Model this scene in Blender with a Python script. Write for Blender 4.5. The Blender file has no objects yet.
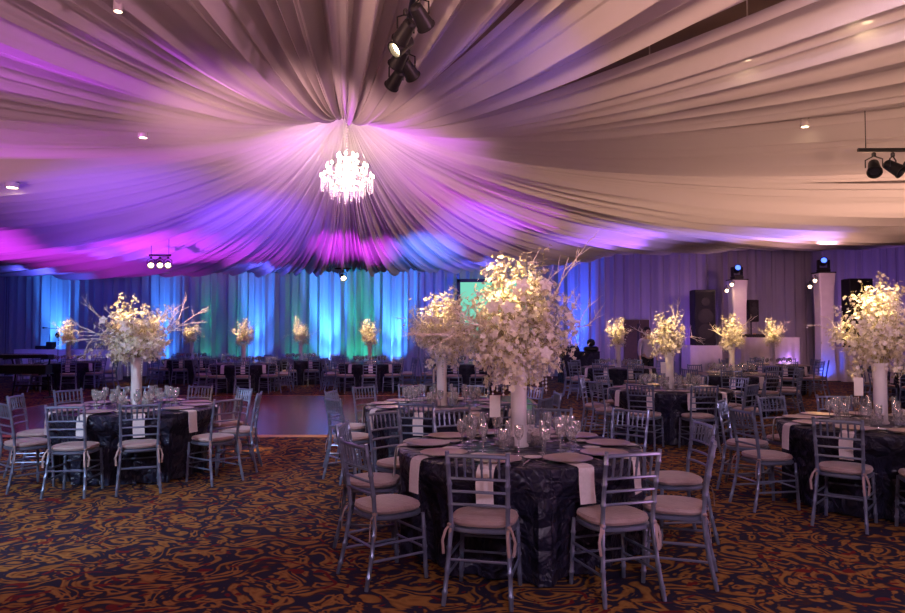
import bpy, math, random
from mathutils import Vector, Matrix, Euler
PI = math.pi
S = bpy.context.scene
COL = S.collection
rnd = random.Random(7)

# ------------------------------------------------------------------ camera
F = 724.0
PITCH = math.atan(26.5 / F)
CAM = Vector((0, 0, 1.63))
cd = bpy.data.cameras.new('camera'); cam = bpy.data.objects.new('camera', cd); COL.objects.link(cam)
cam.location = CAM; cam.rotation_euler = (PI / 2 + PITCH, 0, 0)
cd.sensor_width = 36; cd.lens = F / 905 * 36; cd.clip_end = 200
S.camera = cam
def ray(px, py):
    x, y = (px - 452.5) / F, (306.5 - py) / F
    return Vector((x, math.cos(PITCH) - y * math.sin(PITCH), math.sin(PITCH) + y * math.cos(PITCH)))
def at_y(px, py, Y):
    d = ray(px, py); return CAM + d * (Y / d.y)
def at_z(px, py, Z):
    d = ray(px, py); return CAM + d * ((Z - CAM.z) / d.z)

# ------------------------------------------------------------------ materials
def new_mat(name):
    m = bpy.data.materials.new(name); m.use_nodes = True
    nt = m.node_tree; nt.nodes.clear()
    return m, nt, nt.nodes, nt.links
def N(ns, t, **k):
    n = ns.new(t)
    for a, b in k.items():
        if a.startswith('i_'):
            n.inputs[a[2:].replace('_', ' ')].default_value = b
        else: setattr(n, a, b)
    return n
def c4(c): return (c[0], c[1], c[2], 1)
def mat(name, col, rough=.5, metal=0, var=.12, scale=30, bump=0, bscale=80, trans=0, emit=None, es=0, spec=.5, sheen=0):
    m, nt, ns, L = new_mat(name)
    out = N(ns, 'ShaderNodeOutputMaterial'); p = N(ns, 'ShaderNodeBsdfPrincipled')
    p.inputs['Roughness'].default_value = rough; p.inputs['Metallic'].default_value = metal
    p.inputs['Specular IOR Level'].default_value = spec
    if sheen: p.inputs['Sheen Weight'].default_value = sheen
    tc = N(ns, 'ShaderNodeTexCoord')
    nz = N(ns, 'ShaderNodeTexNoise'); nz.inputs['Scale'].default_value = scale; nz.inputs['Detail'].default_value = 2
    L.new(tc.outputs['Object'], nz.inputs['Vector'])
    r = N(ns, 'ShaderNodeValToRGB')
    r.color_ramp.elements[0].position = .3; r.color_ramp.elements[1].position = .7
    r.color_ramp.elements[0].color = c4([x * (1 - var) for x in col]); r.color_ramp.elements[1].color = c4([min(1, x * (1 + var)) for x in col])
    L.new(nz.outputs['Fac'], r.inputs['Fac']); L.new(r.outputs['Color'], p.inputs['Base Color'])
    if bump:
        n2 = N(ns, 'ShaderNodeTexNoise'); n2.inputs['Scale'].default_value = bscale
        L.new(tc.outputs['Object'], n2.inputs['Vector'])
        b = N(ns, 'ShaderNodeBump'); b.inputs['Strength'].default_value = bump; b.inputs['Distance'].default_value = .02
        L.new(n2.outputs['Fac'], b.inputs['Height']); L.new(b.outputs['Normal'], p.inputs['Normal'])
    if emit:
        p.inputs['Emission Color'].default_value = c4(emit); p.inputs['Emission Strength'].default_value = es
    sh = p.outputs[0]
    if trans:
        t = N(ns, 'ShaderNodeBsdfTranslucent'); L.new(r.outputs['Color'], t.inputs['Color'])
        mx = N(ns, 'ShaderNodeMixShader'); mx.inputs[0].default_value = trans
        L.new(sh, mx.inputs[1]); L.new(t.outputs[0], mx.inputs[2]); sh = mx.outputs[0]
    L.new(sh, out.inputs[0])
    return m
def glow(name, col, es):
    m, nt, ns, L = new_mat(name)
    e = N(ns, 'ShaderNodeEmission'); e.inputs['Color'].default_value = c4(col); e.inputs['Strength'].default_value = es
    L.new(e.outputs[0], N(ns, 'ShaderNodeOutputMaterial').inputs[0]); return m
def thin_glass(name, tint=(1, 1, 1), fac=.12, white=.05, rough=.03):
    m, nt, ns, L = new_mat(name)
    out = N(ns, 'ShaderNodeOutputMaterial')
    t = N(ns, 'ShaderNodeBsdfTransparent'); t.inputs['Color'].default_value = c4(tint)
    g = N(ns, 'ShaderNodeBsdfGlossy'); g.inputs['Roughness'].default_value = rough; g.inputs['Color'].default_value = (1, 1, 1, 1)
    lw = N(ns, 'ShaderNodeLayerWeight'); lw.inputs['Blend'].default_value = .35
    mr = N(ns, 'ShaderNodeMapRange'); mr.inputs['To Min'].default_value = fac; mr.inputs['To Max'].default_value = .8
    L.new(lw.outputs['Facing'], mr.inputs['Value'])
    mx = N(ns, 'ShaderNodeMixShader'); L.new(mr.outputs[0], mx.inputs[0]); L.new(t.outputs[0], mx.inputs[1]); L.new(g.outputs[0], mx.inputs[2])
    d = N(ns, 'ShaderNodeBsdfDiffuse'); d.inputs['Color'].default_value = (.8, .8, .85, 1)
    m2 = N(ns, 'ShaderNodeMixShader'); m2.inputs[0].default_value = white
    L.new(mx.outputs[0], m2.inputs[1]); L.new(d.outputs[0], m2.inputs[2]); L.new(m2.outputs[0], out.inputs[0])
    return m
def sheer(name, col, alpha, transl=.45):
    m, nt, ns, L = new_mat(name)
    out = N(ns, 'ShaderNodeOutputMaterial')
    tc = N(ns, 'ShaderNodeTexCoord'); nz = N(ns, 'ShaderNodeTexNoise'); nz.inputs['Scale'].default_value = .6
    L.new(tc.outputs['Object'], nz.inputs['Vector'])
    r = N(ns, 'ShaderNodeValToRGB')
    r.color_ramp.elements[0].color = c4([x * .93 for x in col]); r.color_ramp.elements[1].color = c4(col)
    L.new(nz.outputs['Fac'], r.inputs['Fac'])
    d = N(ns, 'ShaderNodeBsdfDiffuse'); t = N(ns, 'ShaderNodeBsdfTranslucent')
    L.new(r.outputs[0], d.inputs['Color']); L.new(r.outputs[0], t.inputs['Color'])
    mx = N(ns, 'ShaderNodeMixShader'); mx.inputs[0].default_value = transl
    L.new(d.outputs[0], mx.inputs[1]); L.new(t.outputs[0], mx.inputs[2])
    tr = N(ns, 'ShaderNodeBsdfTransparent')
    m2 = N(ns, 'ShaderNodeMixShader'); m2.inputs[0].default_value = alpha
    L.new(tr.outputs[0], m2.inputs[1]); L.new(mx.outputs[0], m2.inputs[2]); L.new(m2.outputs[0], out.inputs[0])
    return m
def carpet_mat():
    m, nt, ns, L = new_mat('patterned_carpet')
    out = N(ns, 'ShaderNodeOutputMaterial'); p = N(ns, 'ShaderNodeBsdfPrincipled'); p.inputs['Roughness'].default_value = .95
    p.inputs['Specular IOR Level'].default_value = .1
    geo = N(ns, 'ShaderNodeNewGeometry')
    a = N(ns, 'ShaderNodeTexNoise'); a.inputs['Scale'].default_value = 3.1; a.inputs['Detail'].default_value = 2.4; a.inputs['Roughness'].default_value = .42; a.inputs['Distortion'].default_value = 2.2
    b = N(ns, 'ShaderNodeTexNoise'); b.inputs['Scale'].default_value = 3.4; b.inputs['Detail'].default_value = 1; b.inputs['Distortion'].default_value = 3.2
    for n in (a, b): L.new(geo.outputs['Position'], n.inputs['Vector'])
    mu = N(ns, 'ShaderNodeMath', operation='MULTIPLY'); mu.inputs[1].default_value = 4.2
    fr = N(ns, 'ShaderNodeMath', operation='FRACT'); L.new(a.outputs['Fac'], mu.inputs[0]); L.new(mu.outputs[0], fr.inputs[0])
    r = N(ns, 'ShaderNodeValToRGB'); cr = r.color_ramp; cr.interpolation = 'LINEAR'
    pts = [(0, (.022, .022, .05)), (.36, (.024, .022, .048)), (.42, (.22, .10, .03)), (.60, (.36, .18, .055)), (.80, (.24, .10, .03)), (.88, (.06, .026, .026)), (1, (.022, .022, .05))]
    while len(cr.elements) < len(pts): cr.elements.new(.5)
    for e, (q, c) in zip(cr.elements, pts): e.position = q; e.color = c4(c)
    L.new(fr.outputs[0], r.inputs['Fac'])
    r2 = N(ns, 'ShaderNodeValToRGB'); r2.color_ramp.elements[0].position = .64; r2.color_ramp.elements[1].position = .68
    r2.color_ramp.elements[0].color = (0, 0, 0, 1); r2.color_ramp.elements[1].color = (1, 1, 1, 1)
    L.new(b.outputs['Fac'], r2.inputs['Fac'])
    mx = N(ns, 'ShaderNodeMix', data_type='RGBA'); mx.inputs['B'].default_value = (.16, .018, .02, 1)
    L.new(r2.outputs[0], mx.inputs['Factor']); L.new(r.outputs[0], mx.inputs['A'])
    L.new(mx.outputs['Result'], p.inputs['Base Color']); L.new(p.outputs[0], out.inputs[0])
    return m
def wood_mat():
    m, nt, ns, L = new_mat('parquet_wood')
    out = N(ns, 'ShaderNodeOutputMaterial'); p = N(ns, 'ShaderNodeBsdfPrincipled'); p.inputs['Roughness'].default_value = .22; p.inputs['Specular IOR Level'].default_value = .35
    geo = N(ns, 'ShaderNodeNewGeometry')
    bk = N(ns, 'ShaderNodeTexBrick'); bk.inputs['Scale'].default_value = 1.1; bk.inputs['Mortar Size'].default_value = .004
    bk.inputs['Color1'].default_value = (.26, .065, .035, 1); bk.inputs['Color2'].default_value = (.33, .085, .04, 1); bk.inputs['Mortar'].default_value = (.08, .03, .015, 1)
    L.new(geo.outputs['Position'], bk.inputs['Vector'])
    L.new(bk.outputs['Color'], p.inputs['Base Color']); L.new(p.outputs[0], out.inputs[0]); return m
def pintuck_mat():
    m, nt, ns, L = new_mat('pintucked_satin')
    out = N(ns, 'ShaderNodeOutputMaterial'); p = N(ns, 'ShaderNodeBsdfPrincipled'); p.inputs['Roughness'].default_value = .36
    p.inputs['Specular IOR Level'].default_value = .35
    tc = N(ns, 'ShaderNodeTexCoord')
    vo = N(ns, 'ShaderNodeTexVoronoi', feature='DISTANCE_TO_EDGE'); vo.inputs['Scale'].default_value = 7
    nz = N(ns, 'ShaderNodeTexNoise'); nz.inputs['Scale'].default_value = 9; nz.inputs['Distortion'].default_value = 1.5
    L.new(tc.outputs['Object'], vo.inputs['Vector']); L.new(tc.outputs['Object'], nz.inputs['Vector'])
    ad = N(ns, 'ShaderNodeMath', operation='MULTIPLY_ADD'); ad.inputs[1].default_value = 1.2
    L.new(vo.outputs['Distance'], ad.inputs[0]); L.new(nz.outputs['Fac'], ad.inputs[2])
    b = N(ns, 'ShaderNodeBump'); b.inputs['Strength'].default_value = .9; b.inputs['Distance'].default_value = .05
    L.new(ad.outputs[0], b.inputs['Height']); L.new(b.outputs['Normal'], p.inputs['Normal'])
    r = N(ns, 'ShaderNodeValToRGB'); r.color_ramp.elements[0].color = (.012, .013, .032, 1); r.color_ramp.elements[1].color = (.032, .031, .066, 1)
    L.new(nz.outputs['Fac'], r.inputs['Fac']); L.new(r.outputs[0], p.inputs['Base Color'])
    L.new(p.outputs[0], out.inputs[0]); return m

M = dict(
    silver=mat('silver_paint', (.22, .26, .40), .34, .6, .06, 20),
    cushion=mat('taupe_satin', (.40, .28, .28), .55, 0, .1, 12, .3, 40, sheen=.3),
    cloth=pintuck_mat(),
    wood_raw=mat('plywood', (.35, .24, .14), .7),
    napkin=mat('napkin_linen', (.72, .66, .70), .8, 0, .05, 60, .1, 200),
    plate=mat('charger_lacquer', (.46, .35, .32), .35, .2, .06, 10),
    china=mat('china', (.72, .68, .68), .25, 0, .03, 10),
    steel=mat('polished_steel', (.6, .58, .56), .25, 1, .04, 30),
    glass=thin_glass('clear_glass', fac=.22, white=.16),
    dlens=mat('dark_lens', (.02, .02, .03), .08),
    vase=mat('frosted_glass', (.86, .80, .84), .35, 0, .05, 8, trans=.25),
    cream=mat('cream_petal', (.86, .80, .66), .7, 0, .08, 40, trans=.35),
    pale=mat('white_petal', (.86, .80, .80), .7, 0, .06, 40, trans=.35),
    green=mat('yellow_green_leaf', (.50, .46, .20), .6, 0, .2, 40, trans=.3),
    branch=mat('silvered_branch', (.74, .66, .60), .6, 0, .2, 60),
    crystal=mat('cut_crystal', (.85, .85, .9), .08, .3, .02, 20, spec=1),
    crystal2=mat('lit_crystal', (.95, .93, .9), .15, 0, .02, 20, trans=.5),
    card=mat('ivory_card', (.80, .72, .68), .8, 0, .03, 40),
    black=mat('black_metal', (.012, .012, .014), .45, 0, .2, 30),
    blackp=mat('black_plastic', (.016, .016, .02), .55, 0, .2, 30, .1, 200),
    grille=mat('speaker_grille', (.010, .010, .012), .7, 0, .4, 300, .4, 400),
    carpet=carpet_mat(), parquet=wood_mat(),
    brass=mat('brass_trim', (.75, .45, .14), .35, .6, .06, 20),
    ceil=mat('ceiling_paint', (.30, .22, .19), .9, 0, .05, 2),
    wallp=mat('wall_paint', (.30, .27, .30), .9, 0, .05, 2),
    canopy=sheer('sheer_ceiling_fabric', (.78, .74, .76), .94, .30),
    drape=sheer('sheer_wall_fabric', (.50, .48, .56), 1.0, .15),
    white=mat('white_spandex', (.80, .76, .82), .7, 0, .04, 6),
    screen=glow('projection_screen', (.24, .80, .60), .85),
    door=mat('brown_door', (.07, .042, .014), .6, 0, .2, 8),
    bulb=glow('lamp_bulb', (1, .80, .55), 60), 
    lamp=glow('warm_lamp', (1, .72, .42), 22),
    lampb=glow('blue_lamp', (.06, .12, 1), 4),
    lampg=glow('uplight_lens', (.10, .35, 1), 6),
    skin=mat('skin', (.55, .36, .28), .55, 0, .05, 20),
    hair=mat('dark_hair', (.02, .015, .012), .6, 0, .2, 60),
    shirt=mat('pale_shirt', (.62, .56, .68), .8, 0, .05, 30),
    trousers=mat('black_trousers', (.02, .02, .025), .8),
    keys=mat('white_key', (.7, .7, .7), .4),
)

# ------------------------------------------------------------------ mesh builder
class MB:
    def __init__(s): s.v = []; s.f = []; s.m = []
    def add(s, vs, fs, mi=0):
        o = len(s.v); s.v += [tuple(v) for v in vs]; s.f += [tuple(i + o for i in f) for f in fs]; s.m += [mi] * len(fs); return s
    def box(s, c, d, rz=0, mi=0, rot=None, bev=0):
        x, y, z = [q / 2 for q in d]
        R = rot.to_matrix() if rot else Matrix.Rotation(rz, 3, 'Z')
        if not bev:
            vs = [Vector(c) + R @ Vector((a * x, b * y, e * z)) for e in (-1, 1) for a, b in ((-1, -1), (1, -1), (1, 1), (-1, 1))]
            return s.add(vs, [(3, 2, 1, 0), (4, 5, 6, 7), (0, 1, 5, 4), (1, 2, 6, 5), (2, 3, 7, 6), (3, 0, 4, 7)], mi)
        rings = []; b = bev
        for (zz, k) in ((-z, b), (-z + b, 0), (z - b, 0), (z, b)):
            xx, yy = x - k, y - k
            pts = [(-xx + b, -yy), (xx - b, -yy), (xx, -yy + b), (xx, yy - b), (xx - b, yy), (-xx + b, yy), (-xx, yy - b), (-xx, -yy + b)]
            rings.append([Vector(c) + R @ Vector((p[0], p[1], zz)) for p in pts])
        return s.loft(rings, mi=mi)
    def loft(s, rings, mi=0, cap=True, closed=True):
        n = len(rings[0]); vs = [p for r in rings for p in r]; fs = []
        for i in range(len(rings) - 1):
            for j in range(n if closed else n - 1):
                k = (j + 1) % n
                fs.append((i * n + j, i * n + k, (i + 1) * n + k, (i + 1) * n + j))
        if cap: fs.append(tuple(reversed(range(n)))); fs.append(tuple((len(rings) - 1) * n + j for j in range(n)))
        return s.add(vs, fs, mi)
    def lathe(s, prof, n=16, c=(0, 0, 0), mi=0, cap=True, axis=None, ph=0):
        Q = Vector((0, 0, 1)).rotation_difference(Vector(axis).normalized()).to_matrix() if axis else Matrix.Identity(3)
        rings = [[Vector(c) + Q @ Vector((r * math.cos(2 * PI * j / n + ph), r * math.sin(2 * PI * j / n + ph), z)) for j in range(n)] for r, z in prof]
        return s.loft(rings, mi, cap)
    def tube(s, pts, rad, n=6, mi=0, cap=True):
        pts = [Vector(p) for p in pts]
        if not hasattr(rad, '__len__'): rad = [rad] * len(pts)
        rings = []; up = None
        for i, p in enumerate(pts):
            t = (pts[min(i + 1, len(pts) - 1)] - pts[max(i - 1, 0)]).normalized()
            if up is None: up = t.orthogonal().normalized()
            up = (up - t * up.dot(t)); up = up.normalized() if up.length > 1e-6 else t.orthogonal().normalized()
            w = t.cross(up)
            rings.append([p + (up * math.cos(2 * PI * j / n) + w * math.sin(2 * PI * j / n)) * rad[i] for j in range(n)])
        return s.loft(rings, mi, cap)
    def build(s, name, mats, parent=None, smooth=True):
        me = bpy.data.meshes.new(name); me.from_pydata(s.v, [], s.f)
        if not isinstance(mats, (list, tuple)): mats = [mats]
        for m in mats: me.materials.append(m)
        if len(mats) > 1: me.polygons.foreach_set('material_index', s.m)
        if smooth:
            me.polygons.foreach_set('use_smooth', [True] * len(me.polygons))
            try: me.set_sharp_from_angle(angle=math.radians(38))
            except Exception: pass
        me.update()
        o = bpy.data.objects.new(name, me); COL.objects.link(o)
        if parent: o.parent = parent
        return o
def tag(o, label=None, cat=None, group=None, kind=None):
    for k, v in (('label', label), ('category', cat), ('group', group), ('kind', kind)):
        if v: o[k] = v
    return o
def thing(name, label, cat, loc=(0, 0, 0), rz=0, group=None):
    o = bpy.data.objects.new(name, None); COL.objects.link(o); o.empty_display_size = .1
    o.location = loc; o.rotation_euler = (0, 0, rz); return tag(o, label, cat, group)
def kids(o): return KIDS.get(o.name, None)
def copy_tree(o, parent=None):
    c = o.copy(); COL.objects.link(c)
    if parent: c.parent = parent
    for ch in list(o.children): copy_tree(ch, c)
    return c

# ------------------------------------------------------------------ the room
XL, XR, YB, YF, ZC = -19.0, 19.0, 27.4, -5.0, 7.3
def slab(name, c, d, m): return tag(MB().box(c, d).build(name, m, smooth=False), kind='structure')
slab('floor', ((XL + XR) / 2, (YB + YF) / 2, -.05), (XR - XL + .4, YB - YF + .4, .1), M['carpet'])
slab('ceiling', ((XL + XR) / 2, (YB + YF) / 2, ZC + .05), (XR - XL + .4, YB - YF + .4, .1), M['ceil'])
slab('wall_back', ((XL + XR) / 2, YB + .1, ZC / 2), (XR - XL, .2, ZC), M['wallp'])
slab('wall_front', ((XL + XR) / 2, YF - .1, ZC / 2), (XR - XL, .2, ZC), M['wallp'])
slab('wall_left', (XL - .1, (YB + YF) / 2, ZC / 2), (.2, YB - YF + .4, ZC), M['wallp'])
slab('wall_right', (XR + .1, (YB + YF) / 2, ZC / 2), (.2, YB - YF + .4, ZC), M['wallp'])

# dance floor
df = thing('dance_floor', 'glossy red-brown parquet dance floor with brass edge trim between the tables', 'dance floor', (0, 0, 0))
DX0, DX1, DY0, DY1 = -9.2, 1.85, 11.5, 18.7
MB().box(((DX0 + DX1) / 2, (DY0 + DY1) / 2, .012), (DX1 - DX0, DY1 - DY0, .02)).build('parquet_panel', M['parquet'], df, False)
for a, b in (((DX0, DY0), (DX1, DY0)), ((DX1, DY0), (DX1, DY1)), ((DX1, DY1), (DX0, DY1)), ((DX0, DY1), (DX0, DY0))):
    ang = math.atan2(b[1] - a[1], b[0] - a[0]); ln = math.hypot(b[0] - a[0], b[1] - a[1])
    mb = MB(); cx, cy = (a[0] + b[0]) / 2, (a[1] + b[1]) / 2
    R = Matrix.Rotation(ang, 3, 'Z')
    prof = [(-.04, .002), (.04, .024), (.06, .024), (.06, .002)]
    rings = [[Vector((cx, cy, 0)) + R @ Vector((sx * ln / 2, y - .06, z)) for y, z in prof] for sx in (-1, 1)]
    mb.loft(rings).build('edge_trim', M['brass'], df, False)

# wall drapes: one lining hung in panels
def drape_panel(x0, x1, y, z0, z1, seed, amp=.07):
    r = random.Random(seed); n = int((x1 - x0) / .028); vs = []; fs = []
    ph = [r.uniform(0, 6.28) for _ in range(4)]
    rows = 9
    for j in range(rows):
        t = j / (rows - 1)
        for i in range(n + 1):
            x = x0 + (x1 - x0) * i / n
            a = amp * (.75 + .35 * (1 - t))
            w = x + .05 * math.sin(1.7 * x + ph[0]) + .012 * math.sin(2.2 * t + ph[2])
            off = a * (math.sin(2 * PI * w / .33 + ph[1] + .9 * math.sin(.8 * x)) + .45 * math.sin(2 * PI * w / .19 + ph[3]))
            vs.append((x, y - .10 + off, z0 + (z1 - z0) * t))
    for j in range(rows - 1):
        for i in range(n): fs.append((j * (n + 1) + i, j * (n + 1) + i + 1, (j + 1) * (n + 1) + i + 1, (j + 1) * (n + 1) + i))
    return MB().add(vs, fs)
def wall_lining(xs, label):
    t = thing('wall_drape', label, 'curtain', ((xs[0] + xs[-1]) / 2, YB - .25, 0))
    for k in range(len(xs) - 1):
        o = drape_panel(xs[k], xs[k + 1] + .02, 0, .02, 6.0, 100 + k + int(xs[0]) * 7).build('curtain_panel', M['drape'], t)
        o.location = (-t.location.x, 0, 0)
    mb = MB().tube([(xs[0] - t.location.x, -.1, 6.02), (xs[-1] - t.location.x, -.1, 6.02)], .025, 8)
    mb.build('hanging_rail', M['black'], t)
wall_lining([-18.9 + i * 2.2 for i in range(9)] + [.9, 3.0], 'pale pleated wall drape washed blue and green behind the far tables')
wall_lining([3.02 + i * 2.27 for i in range(8)], 'pale pleated wall drape washed violet pink behind the speaker plinths')

# ------------------------------------------------------------------ ceiling canopy
HUB = Vector((-2.25, 15.0, 6.35))
ZL = [(0, 4.55), (25, 4.75), (45, 4.55), (62, 4.0), (78, 3.72), (92, 3.66), (115, 3.66), (140, 3.72), (160, 3.9), (180, 4.35), (205, 4.45), (230, 4.5), (270, 4.6), (320, 4.6), (360, 4.55)]
def zlow(deg):
    deg %= 360
    for (a, za), (b, zb) in zip(ZL, ZL[1:]):
        if a <= deg <= b:
            u = (deg - a) / (b - a); u = u * u * (3 - 2 * u); return za + (zb - za) * u
def rim(th):
    c, s = math.cos(th), math.sin(th); R = 1e9
    if c > 1e-6: R = min(R, (XR - .3 - HUB.x) / c)
    if c < -1e-6: R = min(R, (XL + .3 - HUB.x) / c)
    if s > 1e-6: R = min(R, (YB - .75 - HUB.y) / s)
    if s < -1e-6: R = min(R, (YF + .3 - HUB.y) / s)
    return R
def canopy_z(th, r):
    R = rim(th); zl = zlow(math.degrees(th))
    z = zl + (HUB.z - zl) * math.exp(-r / 3.3) 
    t = r / R
    if t > .84: z += 1.1 * ((t - .84) / .16) ** 1.6
    return z
def canopy_hit(px, py):
    d = ray(px, py); p = CAM.copy()
    for i in range(4000):
        p += d * .01
        v = p - HUB; th = math.atan2(v.y, v.x); r = math.hypot(v.x, v.y)
        if p.z > canopy_z(th, r): break
    return p
can = thing('ceiling_canopy', 'pale sheer swagged ceiling drape gathered above the chandelier', 'ceiling drape', HUB)
NP = 30
for k in range(NP):
    r_ = random.Random(500 + k)
    th0 = 2 * PI * (k + .5) / NP; half = PI / NP * 1.06
    deg = math.degrees(th0)
    if deg < 30 or deg > 290: half *= r_.choice((.84, .94, 1.04)) if deg > 290 else 1.06
    nu, ntt = 112, 44
    f1, f2, f3 = r_.uniform(2.2, 3.2), r_.uniform(4.5, 6.5), r_.uniform(9, 11)
    p1, p2, p3 = (r_.uniform(0, 6.28) for _ in range(3)); sag = r_.uniform(.05, .26); lift = r_.uniform(-.06, .08)
    if deg < 27 or deg > 300: lift = (-.24 if k % 2 else .18) * r_.uniform(.6, 1.0) * (.6 if deg < 27 else 1); sag *= 1.5
    vs = []; fs = []
    for j in range(ntt + 1):
        t = (j / ntt) ** 1.25
        for i in range(nu + 1):
            u = 2 * i / nu - 1
            th = th0 + half * u * (1 + .03 * math.sin(5 * t + p1))
            R = rim(th); r = .16 + (R - .16) * t
            z = canopy_z(th, r)
            a = (.016 + (.17 if deg < 50 or deg > 315 else .13) * min(1, t * 2.6)) * (1 - .65 * max(0, (t - .6) / .4) ** 1.5)
            w1 = PI * f1 * u * .5 + p1 + .5 * math.sin(2.2 * t + p2); w2 = PI * f2 * u * .5 + p2 + .6 * math.sin(3 * t + p3)
            z += a * (1.05 * (1 - 1.7 * abs(math.sin(w1)) ** .8) + .85 * (1 - 1.7 * abs(math.sin(w2)) ** .8) + .50 * math.sin(PI * f3 * u + p3 + .9 * math.sin(4 * t)) + .20 * math.sin(PI * 1.9 * f3 * u + p1 + 1.3 * math.sin(3 * t + p2)))
            z -= sag * (1 - u * u) * math.sin(PI * min(1, t * 1.05)) - lift * math.sin(PI * t)
            vs.append((r * math.cos(th), r * math.sin(th), z - HUB.z))
    for j in range(ntt):
        for i in range(nu): fs.append((j * (nu + 1) + i, (j + 1) * (nu + 1) + i, (j + 1) * (nu + 1) + i + 1, j * (nu + 1) + i + 1))
    MB().add(vs, fs).build('fabric_panel', M['canopy'], can)
MB().lathe([(.10, -.04), (.2, -.04), (.2, .03), (.10, .03), (.10, -.04)], 32, cap=False).build('gather_ring', M['black'], can)
MB().tube([(0, 0, .03), (0, 0, ZC - HUB.z)], .02, 8).build('suspension_pole', M['black'], can)

# small downlights on stems that show through the swags
for (px, py), w in zip(((748, 61), (650, 95), (805, 127), (118, 12), (143, 138), (12, 188), (848, 17), (868, 23)),
                       ('small lit downlight among the upper right swags, middle one', 'small lit downlight among the upper right swags, nearest the chandelier', 'small lit downlight among the right swags, above the right-hand pipe', 'small lit downlight among the violet swags at the upper left',
                        'small lit downlight among the left swags, level with the chandelier top', 'larger bright downlight in the swags at the far left edge', 'larger bright downlight at the upper right corner, left of the pair', 'larger bright downlight at the upper right corner, right of the pair')):
    h = canopy_hit(px, py); d = (h - CAM).normalized(); p = h - d * 1.0
    k = (p - CAM).length * (4.6 if 'larger' in w else 3.4) / F
    t = thing('ceiling_downlight', w, 'downlight', p)
    MB().lathe([(k * .95, .002), (k * 1.2, .002), (k * 1.15, .10), (k * .6, .16), (.012, .18), (.012, .15), (k * .5, .13), (k * .95, .08), (k * .95, .002)], 20, cap=False).build('lamp_housing', M['china'], t)
    MB().lathe([(.001, .012), (k * .95, .012)], 20, cap=False).build('lens', M['lamp'], t)
    MB().tube([(0, 0, .17), (0, 0, ZC - p.z)], .008, 6).build('hanging_stem', M['china'], t)

# ------------------------------------------------------------------ chairs
def squircle(rx, ry, z, n=28, e=.62, cy=0):
    out = []
    for j in range(n):
        a = 2 * PI * j / n; c, s = math.cos(a), math.sin(a)
        out.append(Vector((rx * math.copysign(abs(c) ** e, c), cy + ry * math.copysign(abs(s) ** e, s), z)))
    return out
def bamboo(pts, r, step=.13, n=7):
    """a turned post with the swollen rings of a bamboo stem"""
    P = [Vector(p) for p in pts]; L = [0]
    for a, b in zip(P, P[1:]): L.append(L[-1] + (b - a).length)
    def at(s):
        for i in range(len(P) - 1):
            if s <= L[i + 1] + 1e-9: return P[i].lerp(P[i + 1], (s - L[i]) / (L[i + 1] - L[i]))
        return P[-1]
    ss = [(0, .85)]; s = step * .6
    while s < L[-1] - .03:
        ss += [(s - .014, 1), (s - .004, 1.32), (s + .004, 1.32), (s + .014, 1)]; s += step
    ss.append((L[-1], .9)); ss.insert(1, (L[-1] * .02, 1)) if ss[1][0] > L[-1] * .02 else None
    return MB().tube([at(a) for a, _ in ss], [r * q for _, q in ss], n)
def back_y(z): return -.185 - .075 * max(0, (z - .45) / .47) ** 1.3
def back_x(z): return .172 + .012 * (z - .45) / .47
def chair_geo():
    """every piece of the chair: (name, builder, material key, parent index)"""
    out = []
    seat = MB().loft([squircle(.195, .19, .415), squircle(.205, .2, .425), squircle(.205, .2, .445), squircle(.195, .19, .45)])
    out.append(('seat', seat, 'silver'))
    cu = MB().loft([squircle(.175, .17, .451), squircle(.20, .195, .458, e=.7), squircle(.208, .203, .475, e=.7), squircle(.20, .195, .494, e=.7), squircle(.165, .16, .503, e=.75), squircle(.05, .05, .5, e=1)])
    out.append(('cushion', cu, 'cushion'))
    for s in (-1, 1):
        out.append(('leg', bamboo([(s * .195, .19, 0), (s * .18, .172, .43)], .0145), 'silver'))
        out.append(('back_post', bamboo([(s * .205, -.265, 0), (s * .19, -.215, .22), (s * .174, -.187, .44)] + [(s * back_x(z), back_y(z), z) for z in (.55, .66, .78, .92)], .0145), 'silver'))
    def rail(z, r): return MB().tube([(-back_x(z) - .004, back_y(z), z), (-.08, back_y(z) - .012, z + .003), (.08, back_y(z) - .012, z + .003), (back_x(z) + .004, back_y(z), z)], r, 7)
    out.append(('crest_rail', rail(.892, .0125), 'silver'))
    for z in (.752, .672, .592): out.append(('back_rail', rail(z, .0095), 'silver'))
    for i in range(6):
        x = -.13 + .052 * i; k = 1 - abs(x) / .18
        out.append(('spindle', MB().tube([(x, back_y(.752) - .012 * k, .752), (x, back_y(.82) - .012 * k, .815), (x, back_y(.82) - .012 * k, .82), (x, back_y(.892) - .012 * k, .892)], [.0085, .007, .011, .008], 6), 'silver'))
    for z in (.20, .30):
        out.append(('stretcher', MB().tube([(-.188, .182, z), (.188, .182, z)], .009, 6), 'silver'))
        for s in (-1, 1): out.append(('stretcher', MB().tube([(s * .188, .182, z - .03), (s * .19, -.215, z - .03)], .009, 6), 'silver'))
    out.append(('stretcher', MB().tube([(-.188, -.208, .26), (.188, -.208, .26)], .009, 6), 'silver'))
    for s in (-1, 1):
        t = MB()
        for q in (-1, 1):
            pts = [Vector((s * .18, -.19, .47)), Vector((s * .19 + q * .012, -.21 + q * .008, .44)), Vector((s * .20 + q * .02, -.215 + q * .012, .38)), Vector((s * .2 + q * .012, -.222 + q * .012, .30))]
            rings = [[p + Vector((-.009, 0, 0)), p + Vector((0, -.002, 0)), p + Vector((.009, 0, 0)), p + Vector((0, .002, 0))] for p in pts]
            t.loft(rings)
        t.lathe([(.002, -.014), (.014, -.006), (.016, 0), (.014, .006), (.002, .014)], 8, (s * .182, -.195, .468))
        out.append(('cushion_tie', t, 'cushion'))
    return out
GEO = chair_geo()
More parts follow.
